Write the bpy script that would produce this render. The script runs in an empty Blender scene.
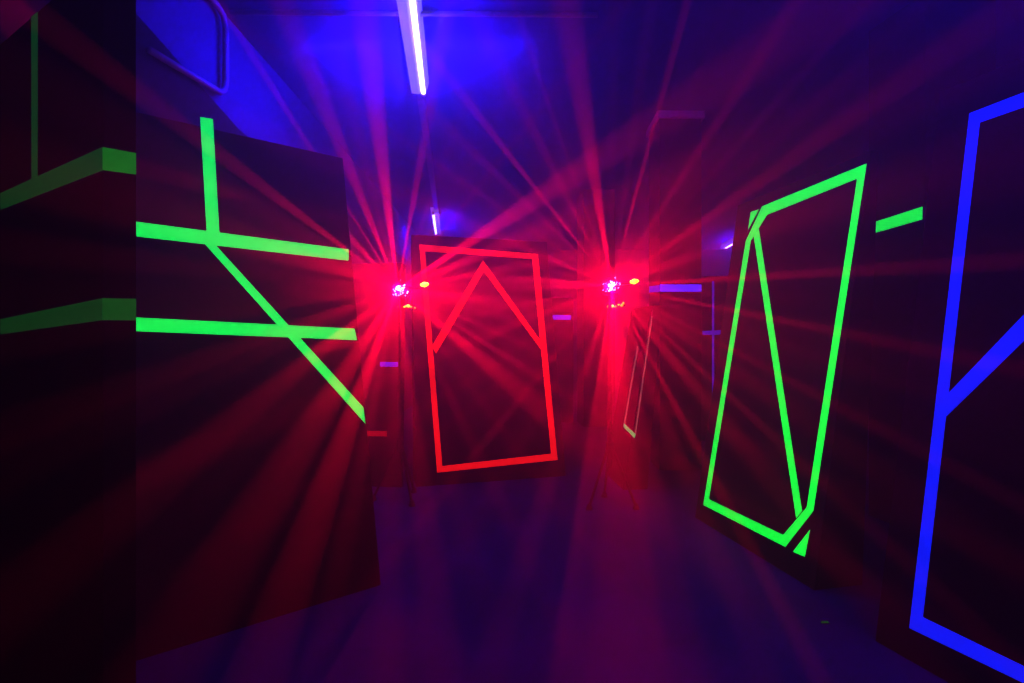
import bpy, bmesh, math, random
from mathutils import Vector, Matrix

S = bpy.context.scene
COL = S.collection
V = Vector
F, CX, CY, HC = 512.0, 512.0, 341.5, 1.3      # focal length and centre in pixels, eye height in metres
EYE = V((0, 0, HC))

# ------------------------------------------------------------------ camera
cd = bpy.data.cameras.new('camera')
cam = bpy.data.objects.new('camera', cd)
COL.objects.link(cam)
cd.lens = 18.0
cd.sensor_width = 36.0
cd.clip_start = 0.02
cam.location = EYE
cam.rotation_euler = (math.radians(90), 0, 0)
S.camera = cam


def ray(px, py):
    return V(((px - CX) / F, 1.0, (CY - py) / F))


def at(px, py, d):
    return EYE + ray(px, py) * d


def floor_at(px, py):
    return EYE + ray(px, py) * (HC * F / (py - CY))


# ------------------------------------------------------------------ materials
def new_mat(name):
    m = bpy.data.materials.new(name)
    m.use_nodes = True
    m.cycles.emission_sampling = 'NONE'      # small glowing surfaces: found by bounced rays, not sampled as lamps
    nt = m.node_tree
    b = nt.nodes['Principled BSDF']
    return m, nt, b


def surface(name, c1, c2, scale=6.0, rough=0.7, spec=0.3, bump=0.0, detail=5.0, stretch=None):
    m, nt, b = new_mat(name)
    tc = nt.nodes.new('ShaderNodeTexCoord')
    mp = nt.nodes.new('ShaderNodeMapping')
    if stretch:
        mp.inputs['Scale'].default_value = stretch
    n = nt.nodes.new('ShaderNodeTexNoise')
    n.inputs['Scale'].default_value = scale
    n.inputs['Detail'].default_value = detail
    r = nt.nodes.new('ShaderNodeValToRGB')
    r.color_ramp.elements[0].position = 0.32
    r.color_ramp.elements[1].position = 0.68
    r.color_ramp.elements[0].color = (*c1, 1)
    r.color_ramp.elements[1].color = (*c2, 1)
    nt.links.new(tc.outputs['Object'], mp.inputs[0])
    nt.links.new(mp.outputs[0], n.inputs['Vector'])
    nt.links.new(n.outputs['Fac'], r.inputs['Fac'])
    nt.links.new(r.outputs['Color'], b.inputs['Base Color'])
    b.inputs['Roughness'].default_value = rough
    b.inputs['Specular IOR Level'].default_value = spec
    if bump:
        bp = nt.nodes.new('ShaderNodeBump')
        bp.inputs['Strength'].default_value = bump
        bp.inputs['Distance'].default_value = 0.01
        nt.links.new(n.outputs['Fac'], bp.inputs['Height'])
        nt.links.new(bp.outputs[0], b.inputs['Normal'])
    return m


def fluorescent(name, col, strength, body=0.25):
    """tape that glows under the UV tubes, faintly uneven like cloth tape"""
    m, nt, b = new_mat(name)
    tc = nt.nodes.new('ShaderNodeTexCoord')
    n = nt.nodes.new('ShaderNodeTexNoise')
    n.inputs['Scale'].default_value = 22.0
    n.inputs['Detail'].default_value = 6.0
    mr = nt.nodes.new('ShaderNodeMapRange')
    mr.inputs['To Min'].default_value = strength * 0.84
    mr.inputs['To Max'].default_value = strength * 1.12
    nt.links.new(tc.outputs['Object'], n.inputs['Vector'])
    nt.links.new(n.outputs['Fac'], mr.inputs['Value'])
    nt.links.new(mr.outputs[0], b.inputs['Emission Strength'])
    b.inputs['Emission Color'].default_value = (*col, 1)
    b.inputs['Base Color'].default_value = tuple(c * body for c in col) + (1,)
    b.inputs['Roughness'].default_value = 0.6
    b.inputs['Specular IOR Level'].default_value = 0.1
    return m


def glow(name, col, strength):
    m, nt, b = new_mat(name)
    b.inputs['Base Color'].default_value = (0.2, 0.2, 0.2, 1)
    b.inputs['Emission Color'].default_value = (*col, 1)
    b.inputs['Emission Strength'].default_value = strength
    return m


M = dict(
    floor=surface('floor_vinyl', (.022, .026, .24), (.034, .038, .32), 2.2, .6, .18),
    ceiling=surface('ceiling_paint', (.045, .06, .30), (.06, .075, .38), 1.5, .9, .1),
    white=surface('uv_tinted_wall', (.09, .11, .30), (.12, .14, .36), 1.2, .9, .1),  # white wall; the blue of the UV light is put into its colour
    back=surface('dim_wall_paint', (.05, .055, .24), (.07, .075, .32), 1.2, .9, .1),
    wall_low=surface('dark_wall', (.014, .034, .040), (.022, .046, .052), 2.0, .85, .1),
    black=surface('matte_black_paint', (.008, .007, .010), (.016, .013, .018), 3.0, .8, .15, .15),
    slate=surface('blackened_board', (.016, .015, .020), (.028, .025, .032), 3.0, .75, .18, .15),
    pillar=surface('black_pillar_paint', (.010, .008, .014), (.018, .014, .022), 2.5, .85, .1),
    metal=surface('black_metal', (.012, .012, .013), (.03, .03, .032), 30, .45, .4),
    rubber=surface('worn_rubber', (.05, .05, .03), (.09, .085, .05), 30, .8, .2),
    pipe=surface('painted_pipe', (.30, .34, .42), (.42, .46, .55), 12, .5, .4),
    housing=surface('white_enamel', (.6, .6, .66), (.75, .75, .8), 8, .4, .4),
    green=fluorescent('green_tape', (0.0, 1.0, .19), 1.3),
    green_b=fluorescent('bright_green_tape', (0.0, 1.0, .13), 1.5),
    green_d=fluorescent('dim_green_tape', (0.0, 1.0, .18), .14),  # same tape, glow lowered where little UV light reaches it
    green_m=fluorescent('shaded_green_tape', (0.02, 1.0, .12), .20),  # shade on the tape put in as a weaker glow
    green_l=fluorescent('lit_green_tape', (0.02, 1.0, .08), .33),  # better-lit face of the tape put in as a stronger glow
    green_f=fluorescent('far_green_tape', (0.0, 1.0, .34), .9),
    pale=fluorescent('pale_tape', (.45, .60, .36), .4),
    blue=fluorescent('blue_tape', (.004, .05, 1.0), 1.25),
    blue_d=fluorescent('far_blue_tape', (.06, .05, 1.0), 2.2),
    blue_dd=fluorescent('dim_blue_tape', (.06, .04, 1.0), 1.1),
    red=fluorescent('red_tape', (1.0, .03, .012), 1.3),
    red_d=fluorescent('dim_red_tape', (1.0, .01, .03), .5),
)


# ------------------------------------------------------------------ object helpers
def link(name, me, mat, parent=None):
    o = bpy.data.objects.new(name, me)
    COL.objects.link(o)
    if mat is not None:
        me.materials.append(mat)
    if parent is not None:
        o.parent = parent
    return o


def obj(name, bm, mat, parent=None, bevel=0.0, smooth=False):
    bmesh.ops.recalc_face_normals(bm, faces=bm.faces)
    me = bpy.data.meshes.new(name)
    bm.to_mesh(me)
    bm.free()
    if smooth:
        for p in me.polygons:
            p.use_smooth = True
    o = link(name, me, mat, parent)
    if bevel:
        md = o.modifiers.new('bevel', 'BEVEL')
        md.width = bevel
        md.segments = 2
        md.limit_method = 'ANGLE'
    return o


def thing(name, label, cat, loc, group=None):
    o = bpy.data.objects.new(name, None)
    COL.objects.link(o)
    o.location = loc
    o.empty_display_size = 0.1
    o['label'] = label
    o['category'] = cat
    if group:
        o['group'] = group
    return o


def tag(o, label, cat, group=None):
    o['label'] = label
    o['category'] = cat
    if group:
        o['group'] = group
    return o


def struct(name, bm, mat, **k):
    o = obj(name, bm, mat, **k)
    o['kind'] = 'structure'
    return o


def add_box(bm, c, s, rot=None):
    vs = []
    for x in (-.5, .5):
        for y in (-.5, .5):
            for z in (-.5, .5):
                p = V((x * s[0], y * s[1], z * s[2]))
                if rot is not None:
                    p = rot @ p
                vs.append(bm.verts.new(p + V(c)))
    for f in ((0, 1, 3, 2), (4, 6, 7, 5), (0, 4, 5, 1), (2, 3, 7, 6), (0, 2, 6, 4), (1, 5, 7, 3)):
        bm.faces.new([vs[i] for i in f])


def add_tube(bm, pts, rad, seg=12):
    """round tube through a list of points; rad is one number or one per point"""
    pts = [V(p) for p in pts]
    n = len(pts)
    rs = rad if isinstance(rad, (list, tuple)) else [rad] * n
    rings = []
    for i, p in enumerate(pts):
        t = (pts[min(i + 1, n - 1)] - pts[max(i - 1, 0)]).normalized()
        a = t.orthogonal().normalized() if i == 0 else (a - t * a.dot(t)).normalized()
        b = t.cross(a)
        rings.append([bm.verts.new(p + (a * math.cos(q) + b * math.sin(q)) * rs[i])
                      for q in (2 * math.pi * k / seg for k in range(seg))])
    for r0, r1 in zip(rings, rings[1:]):
        for k in range(seg):
            bm.faces.new((r0[k], r0[(k + 1) % seg], r1[(k + 1) % seg], r1[k]))
    bm.faces.new(rings[0][::-1])
    bm.faces.new(rings[-1])


def add_ball(bm, c, r, sub=2):
    bmesh.ops.create_icosphere(bm, subdivisions=sub, radius=r, matrix=Matrix.Translation(V(c)))


def loft(base, top):
    """closed solid from a base polygon and a top polygon of equal length"""
    bm = bmesh.new()
    a = [bm.verts.new(p) for p in base]
    b = [bm.verts.new(p) for p in top]
    n = len(a)
    bm.faces.new(a)
    bm.faces.new(b)
    for i in range(n):
        bm.faces.new((a[i], a[(i + 1) % n], b[(i + 1) % n], b[i]))
    return bm


def slab(x0, x1, y0, y1, z0, z1):
    bm = bmesh.new()
    add_box(bm, ((x0 + x1) / 2, (y0 + y1) / 2, (z0 + z1) / 2), (x1 - x0, y1 - y0, z1 - z0))
    return bm


# ------------------------------------------------------------------ the room
X0, X1, Y0, Y1, H = -2.035, 6.5, -2.6, 13.0, 3.62
struct('floor', slab(X0 - .2, X1 + .2, Y0 - .2, Y1 + .2, -.12, 0), M['floor'])
struct('ceiling', slab(X0 - .2, X1 + .2, Y0 - .2, Y1 + .2, H, H + .12), M['ceiling'])
struct('wall_left', slab(X0 - .14, X0, Y0, Y1, 0, H), M['white'])
struct('wall_right', slab(X1, X1 + .14, Y0, Y1, 0, H), M['back'])
struct('wall_back', slab(X0, X1, Y1, Y1 + .14, 0, H), M['back'])
struct('wall_front', slab(X0, X1, Y0 - .14, Y0, 0, H), M['pillar'])
# darker lower part of the left wall, its upper edge near 3 m
bm = bmesh.new()
pf = [(X0 + .001, Y0, 0), (X0 + .001, Y1, 0), (X0 + .001, Y1, 2.86), (X0 + .001, 3.8, 2.87), (X0 + .001, 2.72, 3.07), (X0 + .001, Y0, 3.12)]
a = [bm.verts.new(p) for p in pf]
b = [bm.verts.new((p[0] + .012, p[1], p[2])) for p in pf]
bm.faces.new(a)
bm.faces.new(b)
for i in range(6):
    bm.faces.new((a[i], a[(i + 1) % 6], b[(i + 1) % 6], b[i]))
struct('trim_1', bm, M['wall_low'])


# ------------------------------------------------------------------ leaning barriers
class Barrier:
    """wedge-shaped barrier: front face leans back from its base line, taped in fluorescent lines"""

    def __init__(self, name, label, cat, L, R, lean, h, base_t=.3, top_t=.06, mat='black', group=None, parts_name='body'):
        self.L, self.R = V((L.x, L.y, 0)), V((R.x, R.y, 0))
        self.u = (self.R - self.L).normalized()
        self.n = V((-self.u.y, self.u.x, 0))            # away from the viewer's side
        mid = (self.L + self.R) / 2
        if self.n.dot(mid - V((0, 0, 0))) < 0:
            self.n = -self.n
        self.o = (self.L + self.R) / 2
        up = V((0, 0, h))
        bt, tt, ln = self.n * base_t, self.n * top_t, self.n * lean
        self.root = thing(name, label, cat, self.o, group)
        L0, R0 = self.L - self.o, self.R - self.o
        self.body = obj(parts_name, loft([L0, R0, R0 + bt, L0 + bt], [L0 + ln + up, R0 + ln + up, R0 + ln + tt + up, L0 + ln + tt + up]),
                        M[mat], self.root, bevel=.004)
        self.p0 = self.L
        self.pn = self.u.cross(self.n * lean + up).normalized()
        if self.pn.dot(EYE - self.p0) < 0:
            self.pn = -self.pn

    def hit(self, px, py):
        d = ray(px, py)
        t = (self.p0 - EYE).dot(self.pn) / d.dot(self.pn)
        return EYE + d * t

    def strip(self, name, pix, mat, lift=.0025):
        tape(self, name, pix, mat, lift)


def tape(pl, name, pix, mat, lift=.0025):
    bm = bmesh.new()
    pts = [pl.hit(*p) - pl.o for p in pix]
    lo = [bm.verts.new(p + pl.pn * .0004) for p in pts]
    hi = [bm.verts.new(p + pl.pn * lift) for p in pts]
    n = len(lo)
    bm.faces.new(lo)
    bm.faces.new(hi)
    for i in range(n):
        bm.faces.new((lo[i], lo[(i + 1) % n], hi[(i + 1) % n], hi[i]))
    return obj(name, bm, M[mat], pl.root)


class Face:
    """an upright face of a pillar or wall slab that carries tape"""

    def __init__(self, root, a, b, eye=EYE):
        self.root, self.o, self.p0 = root, V(root.location), V((a.x, a.y, 0))
        d = V((b.x - a.x, b.y - a.y, 0)).normalized()
        self.pn = V((-d.y, d.x, 0))
        if self.pn.dot(eye - self.p0) < 0:
            self.pn = -self.pn
    hit = Barrier.hit


# --- big barrier on the left, green cross lines
P = floor_at(140, 660)
Q = floor_at(381, 585)
d = (Q - P).normalized()
LB = Barrier('leaning_barrier', 'wide black leaning barrier on the left with green crossing tape lines and a diagonal', 'barrier',
             P - d * .07, Q, .57, 2.44, .3, .05, 'slate')
LB.strip('tape_strip', [(200, 117), (213, 119), (219.5, 233), (206.5, 232)], 'green', .0022)
LB.strip('tape_strip', [(133, 221.3), (348.5, 249.4), (348.5, 260.8), (133, 236.2)], 'green', .0028)
LB.strip('tape_strip', [(132, 317.2), (354.5, 328.6), (357, 340.3), (132, 331.2)], 'green', .0028)
LB.strip('tape_strip', [(202, 241), (214.5, 244), (363.4, 407.5), (365.4, 424)], 'green', .0034)

# --- red-taped barrier in the middle
RB = Barrier('leaning_barrier', 'black leaning barrier in the middle with red tape frame and chevron', 'barrier',
             floor_at(416, 487), floor_at(566, 476), .57, 2.37, .35, .06, 'slate')
RB.strip('tape_strip', [(419.2, 244.4), (538, 254), (536.5, 259.5), (421, 251)], 'red', .0022)
RB.strip('tape_strip', [(538, 254), (557.5, 460), (551, 453.6), (532, 259)], 'red', .0026)
RB.strip('tape_strip', [(437, 472.8), (442.4, 466), (551, 453.6), (557.5, 460)], 'red', .0022)
RB.strip('tape_strip', [(419.2, 244.4), (425, 250.8), (442.4, 467), (437, 472.8)], 'red', .0026)
RB.strip('tape_strip', [(483, 260.3), (486.5, 267), (436, 354), (431.8, 346)], 'red', .003)
RB.strip('tape_strip', [(483, 260.3), (480.5, 267), (545.5, 356), (544.5, 346)], 'red', .0034)

# --- green-framed barrier on the right
GB = Barrier('leaning_barrier', 'black leaning barrier on the right with green tape frame cut at two corners', 'barrier',
             floor_at(695, 517.5), floor_at(814, 590.5), .355, 2.325, .30, .05, 'slate')
g = 'green_b'
GB.strip('tape_strip', [(762.8, 206), (867, 163.3), (859, 178), (767, 215)], g, .0022)
GB.strip('tape_strip', [(867, 163.3), (813.6, 511), (807, 507), (857.5, 178)], g, .0026)
GB.strip('tape_strip', [(746, 241), (751.3, 239), (709, 500), (703.4, 505)], g, .0022)
GB.strip('tape_strip', [(703.4, 505), (708.8, 499), (783.5, 535), (785.5, 547)], g, .0026)
GB.strip('tape_strip', [(746, 241), (762.8, 205.6), (767.5, 214.6), (751.5, 240)], g, .003)
GB.strip('tape_strip', [(783.5, 535), (785.5, 547), (813.6, 511), (807.8, 506.5)], g, .003)
GB.strip('tape_strip', [(754, 236), (759, 229), (802.3, 511), (796.5, 518)], g, .0034)
GB.strip('tape_triangle', [(750.8, 211.9), (759, 209.4), (748.3, 229.8)], g)
GB.strip('tape_triangle', [(793, 551.8), (810.5, 529.2), (805, 557)], g)

# --- blue-framed barrier at the right edge
P = floor_at(875, 641)
d = V((.316, -1, 0)).normalized()
BB = Barrier('leaning_barrier', 'black leaning barrier at the right edge with blue tape frame', 'barrier',
             P, P + d * 1.15, .40, 2.44, .3, .05, 'black')
BB.strip('tape_strip', [(969.6, 113.4), (980.6, 119), (923, 618), (909.4, 628)], 'blue', .0022)
BB.strip('tape_strip', [(969.6, 113.4), (1120, 55.5), (1120, 74), (980.6, 122.5)], 'blue', .0028)
BB.strip('tape_strip', [(909.4, 628), (923, 617), (1120, 712.5), (1120, 729.5)], 'blue', .0028)
BB.strip('tape_strip', [(948.5, 393.5), (1090, 246), (1090, 277), (947, 416)], 'blue', .0034)

# --- narrow barrier seen almost edge on, beyond the right-hand laser
EB = Barrier('narrow_barrier', 'low narrow black barrier seen nearly edge on with short green tape at its lower end', 'barrier',
             floor_at(605, 473), floor_at(623, 490), .27, 1.62, .22, .08, 'pillar')
EB.strip('tape_strip', [(624, 423), (636, 434.5), (634.8, 438.5), (623.6, 427)], 'green_f')
EB.strip('tape_strip', [(637.3, 346), (638.6, 346), (625.2, 424), (623.9, 424)], 'pale', .002)
EB.strip('tape_strip', [(651.6, 316), (652.8, 316), (636, 435), (634.6, 435)], 'pale', .002)

# --- dark barrier between the wide left one and the red one
DB = Barrier('dark_barrier', 'plain dark barrier behind the wide left barrier with short red and blue tape ends', 'barrier',
             V((-1.93, 4.66, 0)), floor_at(401.5, 487.5), .0, 2.0, .05, .12, 'pillar')
DB.strip('tape_strip', [(352, 430.5), (387, 431), (387, 436.5), (352, 436)], 'red_d')
DB.strip('tape_strip', [(380, 361.8), (400, 362), (400, 366.8), (380, 366.6)], 'blue_dd')

# --- far barrier right of the red one, and the far one with a blue cross
FB = Barrier('far_barrier', 'small far black barrier right of the red-taped one with short blue tape', 'barrier',
             V((.34, 8.3, 0)), V((.98, 8.2, 0)), .0, 2.0, .05, .12, 'pillar')
FB.strip('tape_strip', [(552.5, 315), (571, 315.2), (571, 319.8), (552.5, 319.4)], 'blue_d')
CB = Barrier('far_barrier', 'far black barrier left of the green-framed one with a thin blue tape cross', 'barrier',
             V((2.2, 6.7, 0)), V((4.0, 6.5, 0)), .0, 2.15, .14, .14, 'pillar')
CB.strip('tape_strip', [(712, 281), (714.2, 281), (714.2, 407), (712, 407)], 'blue_dd', .0022)
CB.strip('tape_strip', [(702.5, 331), (725, 330), (725, 334.5), (702.5, 335)], 'blue_dd', .0028)

# --- upright wall slab at the left edge with dim green bands
c0 = at(103, 341.5, 1.5)
c1 = at(136.5, 341.5, 1.553)
c2 = c0 + V((-.857, .513, 0)) * .885
th = c1 - c0
root = thing('upright_barrier', 'tall black upright barrier filling the left edge, wrapped with two dim green bands', 'barrier', V((c0.x, c0.y, 0)))
z = V((0, 0, 0))
pts = [V((p.x - c0.x, p.y - c0.y, 0)) for p in (c2, c0, c1, c2 + th)]
obj('body', loft(pts, [p + V((0, 0, 2.432)) for p in pts]), M['black'], root, bevel=.003)
fl, fr = Face(root, c2, c0), Face(root, c0, c1)
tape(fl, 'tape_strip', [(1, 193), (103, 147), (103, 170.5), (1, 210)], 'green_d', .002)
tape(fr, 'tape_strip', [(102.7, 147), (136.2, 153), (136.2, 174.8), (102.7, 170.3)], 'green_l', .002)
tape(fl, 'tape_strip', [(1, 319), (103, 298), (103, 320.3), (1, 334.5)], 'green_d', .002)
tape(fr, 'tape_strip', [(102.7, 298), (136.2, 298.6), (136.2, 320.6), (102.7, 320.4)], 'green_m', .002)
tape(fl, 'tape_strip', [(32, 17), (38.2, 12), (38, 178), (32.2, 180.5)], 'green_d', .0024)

# --- pillars
def pillar(label, pa, pb, pc, h):
    """pa-pb is the face seen at the left, pb-pc the face seen at the right"""
    pd = pa + (pc - pb)
    o = (pa + pb + pc + pd) / 4
    root = thing('pillar', label, 'pillar', V((o.x, o.y, 0)))
    pts = [V((p.x - o.x, p.y - o.y, 0)) for p in (pa, pb, pc, pd)]
    obj('shaft', loft(pts, [p + V((0, 0, h)) for p in pts]), M['pillar'], root, bevel=.004)
    return root, Face(root, pa, pb), Face(root, pb, pc)


pa, pb, pc = at(868.5, 341.5, 3.83), at(925, 341.5, 3.4), at(996, 341.5, 3.42)
root, fl, fr = pillar('thick black pillar standing right of the green-framed barrier with one short green tape', pa, pb, pc, H)
tape(fl, 'tape_strip', [(871.5, 223), (922.6, 206.4), (922.6, 219.4), (871.5, 234)], 'green_b')
tape(fr, 'tape_strip', [(925.6, 207), (928, 207.6), (928, 219.4), (925.6, 219.6)], 'green_d')
pa, pb, pc = at(649, 341.5, 5.62), at(659.5, 341.5, 5.16), at(701.5, 341.5, 5.17)
root, fl, fr = pillar('far black pillar just right of the right-hand laser with a blue tape band', pa, pb, pc, 3.55)
tape(fr, 'tape_strip', [(660, 284.5), (701.3, 284.5), (701.3, 291.5), (660, 291.5)], 'blue_d')
tape(fl, 'tape_strip', [(649.3, 286.5), (659.5, 285), (659.5, 292), (649.3, 292.5)], 'blue_dd')
# pale cap between shaft and ceiling
bm = bmesh.new()
o = V(root.location)
cc = [V((p.x - o.x, p.y - o.y, 3.55)) for p in (pa, pb, pc, pa + (pc - pb))]
ctr = sum(cc, V()) / 4
cc = [ctr + (p - ctr) * 1.12 for p in cc]
obj('cap', loft(cc, [p + V((0, 0, H - 3.551)) for p in cc]), M['housing'], root)


pa, pb, pc = at(577, 341.5, 8.3), at(583.5, 341.5, 7.8), at(615, 341.5, 7.82)
pillar('farthest black pillar directly behind the right-hand laser burst', pa, pb, pc, H)

UVK = 2.2
# ------------------------------------------------------------------ UV tubes on the ceiling
def batten(label, p0, p1, tube_strength, hang=.0):
    """fluorescent light from p0 to p1 (tube axis); white housing beside and above the tube"""
    p0, p1 = V(p0), V(p1)
    t = (p1 - p0).normalized()
    s = V((-t.y, t.x, 0))
    mid = (p0 + p1) / 2
    ln = (p1 - p0).length
    rot = Matrix((t, s, V((0, 0, 1)))).transposed()
    root = thing('fluorescent_light', label, 'ceiling light', mid + V((0, 0, H - zt)))
    off = V((0, 0, zt - H))
    bm = bmesh.new()                              # sheet housing with sloping reflector flanks
    prof = [(-.105, .0), (-.04, -.005), (.03, .03), (.05, H - zt), (-.09, H - zt)]
    a = [bm.verts.new(off - t * (ln / 2) + s * q[0] + V((0, 0, q[1]))) for q in prof]
    b = [bm.verts.new(off + t * (ln / 2) + s * q[0] + V((0, 0, q[1]))) for q in prof]
    bm.faces.new(a)
    bm.faces.new(b)
    for i in range(5):
        bm.faces.new((a[i], a[(i + 1) % 5], b[(i + 1) % 5], b[i]))
    obj('housing', bm, glow_housing, root)
    bm = bmesh.new()
    add_tube(bm, [off - t * (ln / 2 - .03), off + t * (ln / 2 - .03)], .020, 14)
    obj('tube', bm, glow('uv_tube_%.1f' % tube_strength, (.60, .52, 1.0), tube_strength), root, smooth=True)
    for k in (-1, 1):
        bm = bmesh.new()
        add_tube(bm, [off + t * k * (ln / 2 - .035), off + t * k * (ln / 2 + .004)], .026, 14)
        add_box(bm, off + t * k * (ln / 2 - .015) + V((0, 0, .03)), (.03, .03, .05), rot)
        obj('end_cap', bm, M['housing'], root)
    return root, mid, t, s


def uv_lamp(p, size, watts, target, col=(.032, .018, 1.0), w=.12):
    l = bpy.data.lights.new('uv_lamp', 'AREA')
    l.shape = 'RECTANGLE'
    l.size, l.size_y = size, w
    l.energy = watts * UVK
    l.color = col
    o = bpy.data.objects.new('uv_lamp', l)
    COL.objects.link(o)
    o.location = p
    o.rotation_euler = (V(target) - V(p)).to_track_quat('-Z', 'Y').to_euler()
    return o


zt = 3.52
glow_housing = glow('glowing_enamel', (.30, .26, 1.0), 1.6)  # tube light on the housing put in as its own glow
zt = 3.52
dz = zt - HC


def on_level(px, py, zz=zt):
    return EYE + ray(px, py) * ((zz - HC) * F / (CY - py))


pA, pB = on_level(423.5, 94), on_level(414.8, 20)
pB = pA + (pB - pA).normalized() * 1.75
batten('long violet-white fluorescent tube at the top, nearest of the ceiling lights', pA, pB, 9.0)
TUBE1 = (pA + pB) / 2
pC, pD = on_level(433, 213), on_level(436, 234)
batten('tiny far fluorescent light seen above the red-taped barrier', pC, pD, 9.0)
pE, pF = on_level(725, 248.2), on_level(741, 240.3)
pF = pE + (pF - pE).normalized() * 1.5
batten('far violet fluorescent light beside the top of the green-framed barrier', pE, pF, 14.0)

# cable trunking that carries on from the near light to the far one
bm = bmesh.new()
q0, q1 = on_level(421, 97, H - .03), on_level(436, 208, H - .03)
t = (q1 - q0).normalized()
add_box(bm, (q0 + q1) / 2, ((q1 - q0).length, .07, .05), Matrix((t, V((t.y, -t.x, 0)), V((0, 0, 1)))).transposed())
struct('trim_2', bm, M['pipe'])

# pipe down the left wall and its branch across the ceiling
bm = bmesh.new()
yp = 3.56
xw = X0 + .045
pts = [(xw, 1.0, H - .05), (xw, yp - .10, H - .05), (xw, yp - .03, H - .07), (xw, yp, H - .14), (xw, yp, 3.10), (xw, yp - .02, 3.04), (xw, yp - .07, 3.00), (xw, yp - .14, 2.99), (xw, yp - .75, 2.90)]
add_tube(bm, pts, .021, 12)
tag(obj('wall_pipe', bm, M['pipe'], smooth=True), 'thin pale pipe running down the left wall and bending sideways', 'pipe')
bm = bmesh.new()
add_tube(bm, [(xw + .03, yp, H - .03), (.6, yp + .03, H - .03)], .018, 10)
tag(obj('ceiling_conduit', bm, M['pipe'], smooth=True), 'thin conduit running across the ceiling beside the near light', 'conduit')

# scrap of green tape on the floor
fp = floor_at(825, 623)
bm = bmesh.new()
for i, (x, y) in enumerate(((-.022, -.004), (-.006, -.012), (.02, -.006), (.016, .008), (-.01, .012))):
    bm.verts.new((x, y, .002 + .004 * (i % 2)))
bm.verts.ensure_lookup_table()
bm.faces.new(bm.verts)
bmesh.ops.solidify(bm, geom=bm.faces[:], thickness=.0015)
o = tag(obj('tape_scrap', bm, M['green_m']), 'tiny torn scrap of green tape lying on the floor at right', 'tape')
o.location = (fp.x, fp.y, 0)


# ------------------------------------------------------------------ laser lights; tripods added, since what holds them is unseen
rng = random.Random(11)
white_hot = glow('laser_aperture', (1.0, .62, .80), 9.0)
amber = glow('amber_lamp', (1.0, .50, .02), 7.0)
amber_d = glow('dim_amber_lamp', (1.0, .25, .01), 4.5)


def laser(label, px, py, depth, yaw, seed):
    c = at(px, py, depth)
    rr = random.Random(seed)
    root = thing('laser_light', label, 'laser light', (c.x, c.y, 0))
    hz = c.z
    bm = bmesh.new()                                             # round-cornered lamp body behind the lens
    add_tube(bm, [(0, .20, hz), (0, .19, hz), (0, .05, hz), (0, .03, hz)], [.045, .06, .07, .062], 20)
    obj('lamp_head', bm, M['metal'], root)
    bm = bmesh.new()
    add_tube(bm, [(0, .032, hz), (0, .020, hz)], [.056, .052], 24)
    lens = obj('lens', bm, M['metal'], root)
    bm = bmesh.new()                                             # one bright aperture, repeated in a cluster
    add_ball(bm, (0, 0, 0), 1.0, 1)
    first = obj('aperture', bm, white_hot, lens)
    for k in range(48):
        o = first if k == 0 else first.copy()
        if k:
            COL.objects.link(o)
        q = rr.uniform(0, 6.283)
        r = min(.075, abs(rr.gauss(0, .038)))
        sz = rr.uniform(.003, .0068)
        o.location = (r * math.cos(q), .012 + rr.uniform(-.003, .003), hz + r * math.sin(q))
        o.scale = (sz, sz, sz)
    bm = bmesh.new()
    add_box(bm, (.11, .09, hz + .02), (.16, .02, .02))
    add_box(bm, (.06, .09, hz - .10), (.02, .02, .10))
    add_box(bm, (.06, .09, hz - .143), (.15, .016, .016))
    obj('bracket', bm, M['metal'], root, bevel=.003)
    bm = bmesh.new()
    add_tube(bm, [(.165, .07, hz + .040), (.20, .068, hz + .044), (.235, .07, hz + .050)], [.010, .024, .008], 12)
    obj('side_lamp', bm, amber, root, smooth=True)
    for k in range(7):
        bm = bmesh.new()
        add_ball(bm, (-.015 + .022 * k + rr.uniform(-.006, .006), .066, hz - .143 + rr.uniform(-.016, .016)), rr.uniform(.008, .016), 1)
        obj('indicator_lamp', bm, amber if k in (2, 4) else amber_d, root)
    bm = bmesh.new()
    add_tube(bm, [(0, .05, .32), (0, .05, hz - .05)], .014, 12)
    add_tube(bm, [(0, .05, .30), (0, .05, .95)], .019, 12)
    obj('pole', bm, M['metal'], root)
    bm = bmesh.new()
    add_tube(bm, [(0, .05, .42), (0, .05, .50)], .030, 12)
    obj('collar', bm, M['metal'], root)
    for k in range(3):
        a = yaw + k * 2.0944
        e = V((.21 * math.cos(a), .05 + .21 * math.sin(a), .022))
        bm = bmesh.new()
        add_tube(bm, [(.02 * math.cos(a), .05 + .02 * math.sin(a), .46), e], .010, 8)
        leg = obj('leg', bm, M['metal'], root)
        bm = bmesh.new()
        add_tube(bm, [(e.x, e.y, .001), (e.x, e.y, .02), (e.x, e.y, .045)], [.026, .022, .012], 12)
        obj('rubber_foot', bm, M['rubber'], leg)
    return c


C1 = laser('left of two red laser bursts, in front of the red-taped barrier on an added black tripod', 398.5, 289, 4.16, -.9, 4)
C2 = laser('right of two red laser bursts, between red and green barriers on an added black tripod', 611, 286, 4.02, -.5, 9)

RED = (1.0, 0.0, .06)


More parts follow.
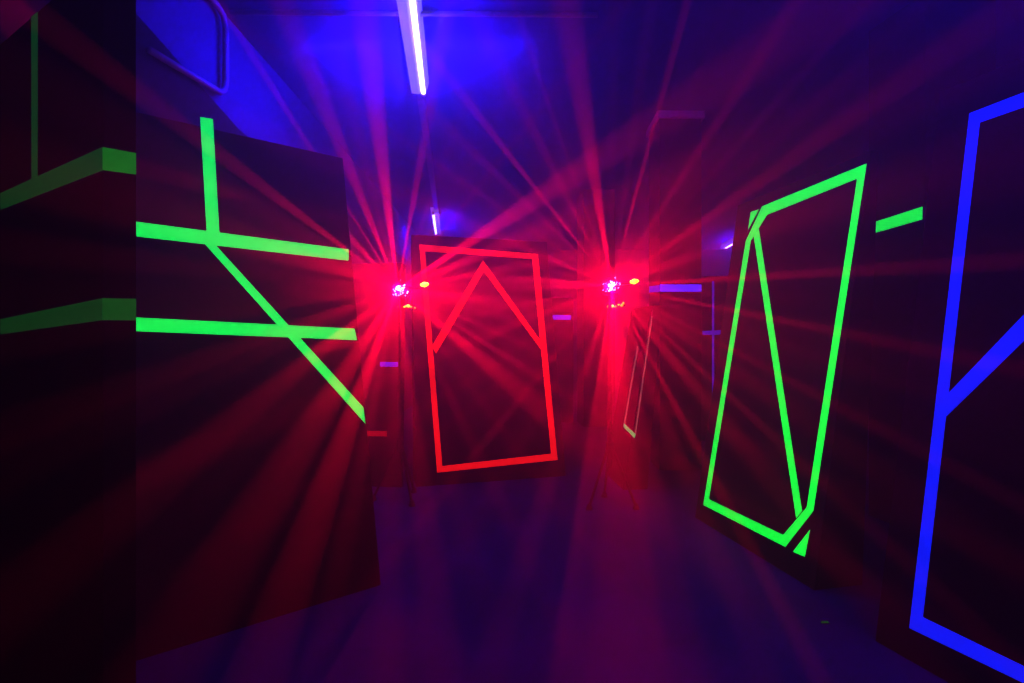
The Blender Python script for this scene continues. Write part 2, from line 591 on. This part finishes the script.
def beam(c, ang, lenpx, depth_end, width, power, col=RED, blend=.5):
    """narrow spot from the lens; ang is measured on the photograph, the beam leans towards the viewer"""
    a = math.radians(ang)
    px = CX + (c.x / c.y) * F
    py = CY - (c.z - HC) / c.y * F
    if c is C1 and 138 < ang % 360 < 263:          # pass in front of the wide barrier's end
        depth_end = .885 * F / (CX - (px + lenpx * math.cos(a)))
    if c is C1 and 215 < ang % 360 < 263:          # low beams clear the sloping end of that barrier
        for k in range(40):
            e = at(px + lenpx * math.cos(a), py - lenpx * math.sin(a), depth_end)
            f = (c.y - 2.9) / (c.y - e.y)
            hh = c.z + (e.z - c.z) * f
            if c.x + (e.x - c.x) * f > -.699 - .144 * hh + .06:
                break
            depth_end *= .96
    if c is C1 and (ang % 360 > 315 or ang % 360 < 36):   # pass in front of the right-hand barriers
        depth_end = min(depth_end, 1.75)
    if c is C2 and (ang % 360 > 308 or ang % 360 < 40):
        depth_end = min(depth_end, 1.4)
    tgt = at(px + lenpx * math.cos(a), py - lenpx * math.sin(a), depth_end)
    src = c + V((0, -.03, 0))
    l = bpy.data.lights.new('laser_beam', 'SPOT')
    l.energy = power
    l.color = col
    l.spot_size = math.radians(width)
    l.spot_blend = blend
    l.shadow_soft_size = 0.0
    o = bpy.data.objects.new('laser_beam', l)
    COL.objects.link(o)
    o.location = src
    o.rotation_euler = (tgt - src).to_track_quat('-Z', 'Y').to_euler()


K = 9.0
B1 = [  # angle, length px, end depth, width deg, power
    (143, 452, 1.05, 1.3, 900), (122, 341, 2.5, 1.6, 1700), (112, 300, 2.9, 7, 520), (104, 290, 3.0, 5, 330), (97, 290, 3.0, 6, 820), (89, 290, 3.0, 4, 360), (80, 290, 3.0, 3.4, 760),
    (51, 420, 2.4, 1.5, 520), (70, 200, 3.3, 5, 420), (62, 250, 3.2, 4, 330), (133, 380, 1.9, 4, 430), (151, 400, 1.3, 3, 260), (160, 400, 1.25, 3, 420), (168, 400, 1.2, 2, 300),
    (174, 400, 1.15, 1.6, 620), (182, 400, 1.15, 2.2, 300), (189, 400, 1.15, 3.4, 420), (200, 420, 1.1, 1.6, 620), (206, 430, 1.1, 3, 260), (219, 430, 1.1, 2.0, 600),
    (227, 400, 1.15, 4, 260), (238, 380, 1.4, 3.4, 640), (250, 370, 1.6, 3.2, 1050), (258, 360, 1.8, 2.4, 620), (267, 350, 1.9, 6, 480), (278, 340, 1.9, 5, 330), (287, 350, 1.9, 3, 260),
    (33, 330, 2.6, 3, 620), (21, 330, 2.6, 3, 420), (11, 340, 2.6, 4, 420), (2, 340, 2.6, 3, 420), (-7, 360, 2.5, 4, 420), (-15, 380, 2.4, 4, 520),
    (-24, 420, 2.0, 1.3, 900), (-32, 430, 2.0, 1.5, 900), (-40, 430, 1.9, 4, 420), (-52, 430, 1.8, 3, 300), (-63, 380, 1.8, 4, 260)]
B2 = [
    (145, 380, 2.4, 1.4, 1200), (128, 360, 2.5, 1.8, 1700), (109, 303, 2.9, 1.4, 1700), (99, 290, 3.0, 7, 620), (91, 290, 3.0, 3, 300), (75, 298, 2.9, 2.1, 1900), (83, 298, 2.9, 4, 360), (118, 330, 2.7, 5, 520), (136, 350, 2.4, 2, 600),
    (66, 320, 2.6, 2, 420), (57, 330, 2.7, 3.0, 700), (50, 340, 2.4, 3, 420), (43, 360, 2.2, 4, 520), (35, 370, 2.3, 2, 640), (28, 390, 1.8, 3, 420), (20, 390, 1.7, 4, 300),
    (12, 400, 1.6, 3, 260), (3.5, 400, 1.4, 1.5, 800), (-4, 400, 1.45, 2.0, 200), (-11.5, 410, 1.35, 1.2, 700), (-19, 420, 1.45, 3, 200), (-28, 430, 1.4, 1.3, 640), (-36, 430, 1.45, 3, 260),
    (-43, 430, 1.5, 1.2, 640), (-52, 430, 1.5, 2.5, 260), (-62, 400, 1.7, 1.7, 900), (-69, 400, 1.6, 3, 260), (-78, 400, 1.7, 6, 300), (-89, 390, 1.7, 7, 330), (-97, 400, 1.6, 2.4, 600), (-99.5, 400, 1.6, 1.0, 360),
    (-108, 390, 1.7, 6, 300), (-120, 400, 1.8, 3, 260), (-129, 400, 1.8, 1.6, 600), (-138, 410, 2.0, 4, 300), (-148, 410, 2.2, 5, 420), (157, 390, 2.6, 4, 520), (166, 390, 2.7, 2, 700),
    (174, 390, 2.7, 5, 560), (182, 390, 2.7, 5, 560), (192, 400, 2.6, 2.4, 700), (201, 400, 2.4, 4, 420)]
SOFT1 = [(104, 270, 3.1, 26, 80), (150, 330, 1.5, 24, 9), (181, 380, 1.2, 26, 9), (235, 350, 1.6, 34, 18), (262, 340, 1.9, 26, 40), (-28, 380, 2.3, 34, 44), (8, 330, 2.7, 30, 44), (62, 250, 3.2, 30, 36)]
SOFT2 = [(112, 290, 3.0, 34, 60), (62, 310, 2.7, 36, 60), (150, 360, 2.6, 30, 44), (183, 390, 2.7, 34, 66), (25, 360, 2.0, 30, 34), (-25, 400, 1.6, 30, 22), (-60, 390, 1.8, 26, 30), (-92, 380, 1.8, 34, 44), (-140, 400, 2.1, 36, 36)]
for c, L, W in ((C1, B1, SOFT1), (C2, B2, SOFT2)):
    for a, ln, de, w, p in L:
        A = a % 360
        if p < 600:
            p *= rng.uniform(.5, 1.3)
            w *= rng.uniform(.45, 1.1)
            a += rng.uniform(-2, 2)
            if 225 < A < 308:
                p *= .75
            if c is C2 and (A > 308 or A < 50):
                p *= .62
        if c is C1 and 138 < A < 235:
            p *= (.30 if 155 < A < 212 else .5) if A > 145 else .7
        if c is C1 and 235 <= A < 263:
            p *= .42
        if c is C2 and 16 < A < 40:
            p *= .6
        beam(c, a, ln, de, w, p * K * 1.2, blend=rng.uniform(.2, .7))
    for a, ln, de, w, p in W:
        beam(c, a, ln, de, w, p * K * .62, blend=1.0)
    # general red glow of the lamp itself
    l = bpy.data.lights.new('laser_glow', 'POINT')
    l.energy = 36
    l.color = RED
    l.shadow_soft_size = 0.0
    o = bpy.data.objects.new('laser_glow', l)
    COL.objects.link(o)
    o.location = c + V((0, -.05, 0))

# ------------------------------------------------------------------ UV light and haze
uv_lamp(TUBE1 + V((0, 0, -.05)), 1.6, 26, TUBE1 + V((0, 0, -2)))
uv_lamp(TUBE1 + V((-.12, 0, -.02)), 1.6, 22, V((X0, TUBE1.y - .2, 3.35)))
uv_lamp(TUBE1 + V((.12, 0, -.07)), 1.6, 9, TUBE1 + V((1.2, .3, .25)))
uv_lamp((pC + pD) / 2 + V((0, 0, -.05)), 1.6, 16, (pC + pD) / 2 + V((0, 0, -2)))
uv_lamp((pC + pD) / 2 + V((.1, 0, -.08)), 1.6, 14, (pC + pD) / 2 + V((.6, 0, .3)))
uv_lamp((pE + pF) / 2 + V((0, 0, -.05)), 1.4, 16, (pE + pF) / 2 + V((0, 0, -2)))
uv_lamp((pE + pF) / 2 + V((-.1, 0, -.08)), 1.4, 12, (pE + pF) / 2 + V((-.8, 0, .3)))
uv_lamp(V((1.6, 1.2, 3.55)), 1.6, 22, V((1.6, 1.4, 0)))  # added lamp overhead, out of view, with no tube modelled

# added points spread tube light across the ceiling; the last has no tube
for p, e in ((TUBE1 + V((.05, 0, -.30)), 26), ((pC + pD) / 2 + V((.05, 0, -.35)), 40), ((pE + pF) / 2 + V((-.1, -.4, -.35)), 40), (V((1.9, 1.4, 3.2)), 45)):
    l = bpy.data.lights.new('uv_spill', 'POINT')
    l.energy = e
    l.color = (.034, .02, 1.0)
    l.shadow_soft_size = .12
    o = bpy.data.objects.new('uv_spill', l)
    COL.objects.link(o)
    o.location = p

w = bpy.data.worlds.new('world')
S.world = w
w.use_nodes = True
nt = w.node_tree
nt.nodes.clear()
out = nt.nodes.new('ShaderNodeOutputWorld')
bg = nt.nodes.new('ShaderNodeBackground')
bg.inputs['Color'].default_value = (0, 0, 0, 1)
vs = nt.nodes.new('ShaderNodeVolumeScatter')
vs.inputs['Color'].default_value = (1, 1, 1, 1)
vs.inputs['Density'].default_value = .13
vs.inputs['Anisotropy'].default_value = 0.5
nt.links.new(bg.outputs[0], out.inputs['Surface'])
nt.links.new(vs.outputs[0], out.inputs['Volume'])

S.cycles.use_denoising = True
S.cycles.max_bounces = 3
S.cycles.sample_clamp_indirect = 0.25
S.cycles.diffuse_bounces = 2
S.cycles.glossy_bounces = 2
S.cycles.volume_bounces = 0
S.view_settings.view_transform = 'Standard'
S.view_settings.look = 'None'
S.view_settings.exposure = 0.0
S.view_settings.gamma = 0.6
